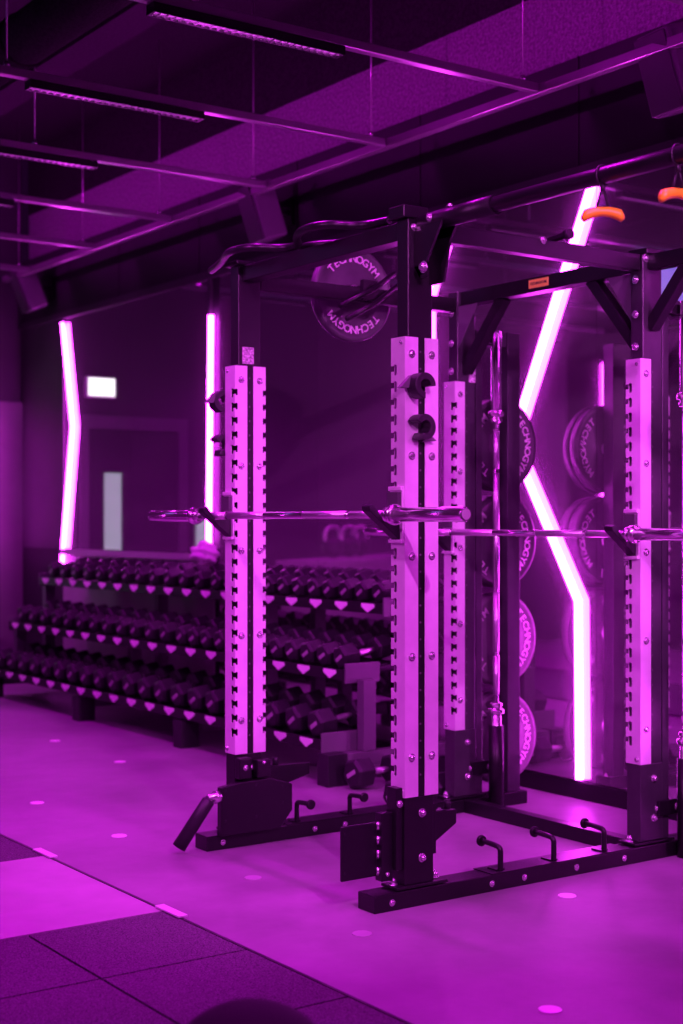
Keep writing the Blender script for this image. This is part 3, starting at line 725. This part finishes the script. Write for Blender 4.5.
# ------------------------------------------------------------------ dumbbell racks
TIERS = [('top', 4.60, .893), ('middle', 4.35, .555), ('bottom', 4.20, .205)]
TILT = math.radians(9)
def dumbbell_rack(y0, y1, label):
    t = thing('dumbbell_rack', label, 'dumbbell rack', (4.6, (y0 + y1) / 2, 0))
    n = round((y1 - y0) / .245)
    for nm, x, z in TIERS:
        R = Matrix.Rotation(-TILT, 3, 'Y'); L = y1 - y0
        tr = MB(); tr.obox((x + .17, (y0 + y1) / 2, z + .025), (.33, L, .012), R)
        tr.box(x - .002, x + .006, y0, y1, z - .03, z + .028)
        tray = tr.build('shelf_tray', 'black', t, .002)
        for i in range(n):
            yc = y0 + (y1 - y0) * (i + .5) / n
            MB().poly([(x - .0025, yc - .055, z + .022), (x - .0025, yc + .055, z + .022), (x - .0025, yc + .058, z + .004), (x - .0025, yc, z - .026), (x - .0025, yc - .058, z + .004)], (-.004, 0, 0)).build('weight_label', 'white', tray, label='white shield shaped label')
    for q, y in enumerate((y0 - .05, y0 + 1.49, y0 + 2.92, y1 + .05)):
        a, b2 = y - .03, y + .03; x1, x2 = (4.42, 4.66) if q in (0, 3) else (4.59, 4.80)
        MB().box(x1, x1 + .08, a, b2, .1605, .53 if q in (0, 3) else .55).build('upright', 'rackgrey', t, .003)
        MB().box(x2, x2 + .08, a, b2, .1605, .87).build('upright', 'rackgrey', t, .003)
        MB().box(4.305, 4.98, a, b2, .09, .16).build('foot_rail', 'rackgrey', t, .003)
        MB().box(4.18, 4.304, a - .02, b2 + .02, 0, .165).build('foot', 'rubber', t, .003)
        MB().box(4.84, 4.97, a - .01, b2 + .01, 0, .0895).build('foot', 'rubber', t, .003)
    for y in (y0 - .014, y1 + .002):
        for nm, x, z in TIERS:
            MB().box(x - .0, x + .225, y, y + .012, z - .045, z + .06).build('tray_end_plate', 'rackgrey', t, .003)
    return t
dumbbell_rack(6.13, 10.62, 'long three tier black dumbbell rack along the mirror wall')
# floor strips lit under the far section
def dumbbell(scale, heads=6):
    t = thing('dumbbell', '', 'dumbbell', (0, 0, 0), 'black hex dumbbells on the three tier rack')
    r = .066 * scale; hl = .052 + .05 * scale; g = .062
    MB().lathe((-g, 0, 0), (g, 0, 0), [(0, .014), (.25, .0165), (.5, .018), (.75, .0165), (1, .014)], 14).build('handle', 'knurl', t, label='bright steel handle')
    for sg in (-1, 1):
        h = MB(); h.lathe((sg * g, 0, 0), (sg * (g + hl), 0, 0), [(0, r * .82), (.12, r), (.86, r), (1, r * .80)], 6)
        for f in h.bm.faces: f.smooth = False
        h.bm.transform(Matrix.Rotation(PI/6 * 0, 4, 'X'))
        hd = h.build('hex_head', 'rubber', t, .004)
        MB().obox((sg * (g + hl + .0012), 0, 0), (.0018, r * .9, r * .26), Matrix.Rotation(.5 * sg, 3, 'X')).build('end_plate', 'panel', hd)
    return t
protos = {}
cnt = 0
for (nm, x, z), (near_s, far_s, sc, brk) in zip(TIERS, ((.158, .21, 1.0, 7.9), (.158, .21, 1.06, 7.9), (.215, .215, 1.22, 8.0))):
    protos[nm] = dumbbell(sc); first = True
    y = 6.13 + .09; i = 0
    while y < 10.54:
        o = protos[nm] if first else copy_tree(protos[nm]); first = False
        o.location = (x + .195, y, z + .036 + .066 * sc)
        o.rotation_euler = (random.uniform(-.04, .04) + PI/6 * 0, -TILT, random.uniform(-.03, .03))
        o['label'] = 'black hex dumbbell on the %s rack tier, %s from the end nearest the squat rack' % (nm, words[min(i, 29)])
        i += 1; y += near_s if y < brk else far_s
# two dumbbells on the floor by the near end of the rack
for k, (px, py, lab) in enumerate(((362, 784, 'black hex dumbbell lying on the floor left of the nearest upright'), (402, 806, 'black hex dumbbell lying on the floor just behind the nearest upright'))):
    o = copy_tree(protos['middle'] if 0 else protos['bottom']); p = floor_pt(px, py)
    o.location = (p.x + .02, p.y - .11, .084); o.rotation_euler = (0, 0, .05); o['label'] = lab
    if 'group' in o: del o['group']

# white towel on the dumbbells by the straight tube
mb = MB(); rnd = random.Random(3)
bmesh.ops.create_icosphere(mb.bm, subdivisions=4, radius=1)
for v in mb.bm.verts:
    c = v.co; k = 1 + .16 * math.sin(5 * c.x + 2) * math.cos(4 * c.y) + .12 * math.sin(9 * c.z + 3 * c.x)
    v.co = Vector((4.84 + c.x * .08 * k, 8.44 + c.y * .10 * k, max(1.075, 1.14 + c.z * .075 * k)))
for f in mb.bm.faces: f.smooth = True
tag(mb.build('towel', 'towel'), 'crumpled white towel lying on the top row of dumbbells', 'towel')

# medicine ball at the bottom edge of the picture
t = thing('medicine_ball', 'black medicine ball on the rubber tiles at the bottom edge', 'ball', (1.52, 2.47, .012))
Zc = 2.88; cx = (250 - 341.5) / F_PX * Zc; X = cx * .8165 + Zc * .5774; Y = -cx * .5774 + Zc * .8165
t.location = (X, Y, .012)
MB().sphere((X, Y, .012 + .192), .192, 48).build('ball_body', 'ball', t)
MB().lathe((X - .0, Y, .2), (X, Y, .208), [(0, .1925), (.5, .1935), (1, .1925)], 64, caps=False).build('seam', 'ball', t)
